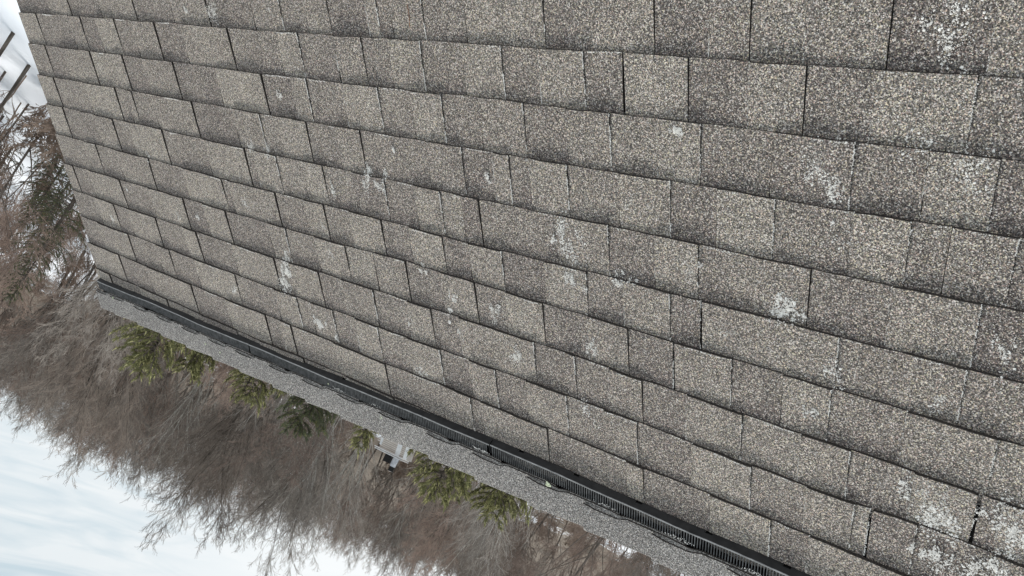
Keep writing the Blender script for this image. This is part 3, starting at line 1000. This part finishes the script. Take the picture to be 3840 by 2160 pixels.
def conifer(seed, H, width, mats, droop=-.15, dens=1.0, topw=.0):
    rg = np.random.default_rng(seed)
    tr_ = [(0, 0, -.3, 0, 0, H * .5, H * .016, H * .010), (0, 0, H * .5, rg.normal(0, .05), rg.normal(0, .05), H, H * .010, .012)]
    S, mi = [], []
    zb = H * .12
    z = zb
    while z < H - .05:
        f_ = (H - z) / (H - zb)
        L_ = width * (f_ ** .62) + topw
        for k in range(int(5 + 3 * f_)):
            an = rg.random() * 6.283
            ln = L_ * rg.uniform(.65, 1.15)
            nseg = 5
            p = np.array([0, 0, z + rg.normal(0, .06)])
            d = np.array([math.cos(an), math.sin(an), -.05 + .55 * (1 - f_)])
            pts = [p]
            for i in range(nseg):
                d = d + np.array([0, 0, (droop if i < 2 else .32)]) + rg.normal(0, .08, 3)
                d /= np.linalg.norm(d)
                p = p + d * ln / nseg
                pts.append(p)
                S.append((*pts[-2], *pts[-1], .022, .014)); mi.append(0)
            nt_ = max(3, int(ln * 9 * dens))
            for j in range(nt_):
                t_ = (.2 + .8 * (j + rg.random()) / nt_) * nseg
                i = min(nseg - 1, int(t_)); q = pts[i] + (pts[i + 1] - pts[i]) * (t_ - i)
                dd = pts[i + 1] - pts[i]; dd /= np.linalg.norm(dd)
                side = np.cross(dd, [0, 0, 1]); side /= np.linalg.norm(side) + 1e-9
                td = dd * .8 + side * rg.choice((-1, 1)) * rg.uniform(.3, .9) + np.array([0, 0, rg.uniform(-.1, .5)])
                td /= np.linalg.norm(td)
                tl = rg.uniform(.16, .38) * (.6 + .5 * f_)
                q1 = q + td * tl * .7; q2 = q1 + (td + np.array([0, 0, .6])) * tl * .35
                S.append((*q, *q1, .012, .018)); mi.append(1)
                S.append((*q1, *q2, .018, .003)); mi.append(2 if rg.random() < .55 else 1)
                for n_ in range(int(11 * dens)):
                    g = rg.random()
                    a0 = q + (q1 - q) * g
                    nd = td * .8 + rg.normal(0, .6, 3); nd /= np.linalg.norm(nd)
                    S.append((*a0, *(a0 + nd * rg.uniform(.05, .11)), .008, .002)); mi.append(1 if rg.random() < .8 else 2)
        z += .24 * (.55 + .9 * f_) / dens ** .3
    return tr_, S, mi


def put_conifer(seed, az_, dist, top_el, width, label, mats=None, name='spruce_tree', dens=1.5, topw=.1, droop=-.15):
    x, y, z = az_pos(az_, dist)
    H = CP[2] + dist * math.tan(R(top_el)) - z
    mats = mats or (M_BARK, M_NEED, M_TIPS)
    tr_, S, mi = conifer(seed, H, width, mats, dens=dens, topw=topw, droop=droop)
    o = empty(name, (x, y, z))
    tag(o, label, 'tree')
    V, Q, _ = prisms(tr_)
    c = D.objects.new('trunk', np_mesh('trunk', V, Q, [M_BARK])); COL.objects.link(c); c.parent = o
    V, Q, m_ = prisms(S, mi)
    c = D.objects.new('crown', np_mesh('crown', V, Q, list(mats), m_)); COL.objects.link(c); c.parent = o


put_conifer(1, 56.4, 19, 2.6, 2.5, 'yellow green spruce top over the ridge near the left roof corner, leftmost of the spruces', topw=.25)
put_conifer(2, 54.0, 20, 1.4, 2.0, 'smaller spruce top touching the right side of the leftmost spruce', topw=.2)
put_conifer(3, 49.8, 21, 1.4, 2.1, 'yellow tipped spruce top over the ridge, second clump from the roof corner', topw=.2)
put_conifer(4, 46.0, 24, 1.8, 2.6, 'grey green spruce with dense needles behind the ridge, left of the small white house', (M_BARK, M_DKN, M_NEED), topw=.3)
put_conifer(5, 41.9, 19, 1.0, 1.2, 'small spruce tip with sparse yellow shoots beside the small white house', topw=.05)
put_conifer(6, 35.9, 17, 1.6, 2.2, 'dense spruce top with curved yellow green shoots right of the small white house', topw=.3)
put_conifer(7, 31.8, 18, .9, 2.6, 'last spruce top along the ridge, next to the snowy gaps at the bottom', topw=.3)
DK = (M_BARK, M_DKN, M_NEED)
put_conifer(8, 66.3, 50, -2.0, 1.9, 'dark green pine low in the wood beside the left roof edge', DK, 'pine_tree', dens=.7)
put_conifer(9, 64.8, 46, 2.2, 2.2, 'dark green pine in front of the brown wood at the left border', DK, 'pine_tree', dens=.7)
put_conifer(10, 69.3, 58, -3.4, 1.8, 'green pine among thin trunks and snow at the upper left', DK, 'pine_tree', dens=.6)

# ------------------------------------------------------------------ the small white building in the wood
hx, hy, hz = az_pos(39.75, 86)
sh = empty('small_house', (hx, hy, 8.75 - 86 * math.tan(R(2.4))))
sh.rotation_euler = (0, 0, -R(39.75) + R(14))
sh.scale = (1.1, 1.1, 1.1)
tag(sh, 'small white house with grey lower roof and steel chimney among the bare trees', 'house')


def sub(name, parts, mat, parent=sh, tilt=0.0):
    mb_ = MB()
    for a, b in parts: mb_.box(a, b, fn=lambda x, y, z: (x, y + tilt * (z - 1.9), z))
    me = D.meshes.new(name)
    me.from_pydata(mb_.v, [], mb_.f); me.materials.append(mat); me.update()
    o = D.objects.new(name, me); COL.objects.link(o); o.parent = parent
    return o


M_CREAM = noisy('cream_siding', (.66, .60, .54), (.80, .74, .68), 2, 3, .7)
M_WHITE = noisy('bright_white_paint', (.80, .80, .80), (.92, .92, .92), 3, 3, .5)
M_GROOF = noisy('grey_lower_roof', (.13, .12, .13), (.21, .19, .20), 4, 4, .85)
M_BLK = noisy('black_metal', (.006, .006, .007), (.02, .02, .02), 5, 3, .5)
M_STEEL = noisy('bright_steel', (.45, .47, .52), (.75, .77, .80), 3, 3, .3)
sub('wall', [((-1.35, 0, 1.9), (1.35, 3.2, 3.35))], M_CREAM, tilt=.6)
sub('siding_lap_shade', [((-1.3, -.03, 2.0 + .17 * i), (1.3, -.005, 2.03 + .17 * i)) for i in range(8)], noisy('shadow_brown', (.25, .20, .17), (.32, .26, .22), 4), tilt=.6)  # lap strips coloured brown to draw the shadow line under each board
sub('corner_post', [((-1.5, -.06, 1.9), (-1.15, .1, 3.35))], M_WHITE, tilt=.6)
sub('corner_post', [((-.75, -.06, 1.9), (-.30, .1, 3.35))], M_WHITE, tilt=.6)
sub('corner_post', [((1.2, -.06, 2.2), (1.42, .1, 3.1))], M_WHITE, tilt=.6)
sub('roof', [((-1.1, .55, 3.36), (1.75, 4.2, 3.46)), ((-1.1, .5, 3.52), (1.65, 4.2, 3.6))], M_WHITE)
sub('lower_wall', [((-3.0, -.5, -.5), (2.6, 3.2, .6))], M_CREAM)
lo = MB()
for a, b in (((-3.3, -1.0, .55), (2.9, 3.4, .72)),): lo.box(a, b)
lo.face([(-3.3, -1.0, .72), (2.9, -1.0, .72), (2.4, .1, 1.9), (-2.6, .1, 1.9)])
lo.face([(-3.3, 3.4, .72), (-3.3, -1.0, .72), (-2.6, .1, 1.9), (-2.6, 3.3, 1.9)])
lo.face([(2.9, -1.0, .72), (2.9, 3.4, .72), (2.4, 3.3, 1.9), (2.4, .1, 1.9)])
lo.face([(-2.6, .1, 1.9), (2.4, .1, 1.9), (2.4, 3.3, 1.9), (-2.6, 3.3, 1.9)])
me = D.meshes.new('lower_roof'); me.from_pydata(lo.v, [], lo.f); me.materials.append(M_GROOF)
lo_o = D.objects.new('lower_roof', me); COL.objects.link(lo_o); lo_o.parent = sh
sub('dormer', [((-.15, .8, 3.6), (.5, 1.5, 4.3))], M_BLK)


def lathe(name, prof, mat, loc, parent, n=16):
    mb_ = MB()
    for i in range(len(prof) - 1):
        for j in range(n):
            a0, a1 = 2 * math.pi * j / n, 2 * math.pi * (j + 1) / n
            (r0, z0), (r1, z1) = prof[i], prof[i + 1]
            mb_.face([(r0 * math.cos(a0), r0 * math.sin(a0), z0), (r0 * math.cos(a1), r0 * math.sin(a1), z0), (r1 * math.cos(a1), r1 * math.sin(a1), z1), (r1 * math.cos(a0), r1 * math.sin(a0), z1)], 0, smooth=True)
    me = D.meshes.new(name); me.from_pydata(mb_.v, [], mb_.f); me.materials.append(mat)
    o = D.objects.new(name, me); o.location = loc; COL.objects.link(o); o.parent = parent
    return o


ch = lathe('chimney', [(0, 0), (.26, 0), (.30, .1), (.30, .75), (.22, .85), (0, .85)], M_STEEL, (-.55, 1.1, 3.6), sh)
lathe('chimney_cap', [(0, .86), (.24, .86), (.24, 1.2), (.30, 1.22), (.30, 1.28), (0, 1.34)], M_BLK, (0, 0, 0), ch)
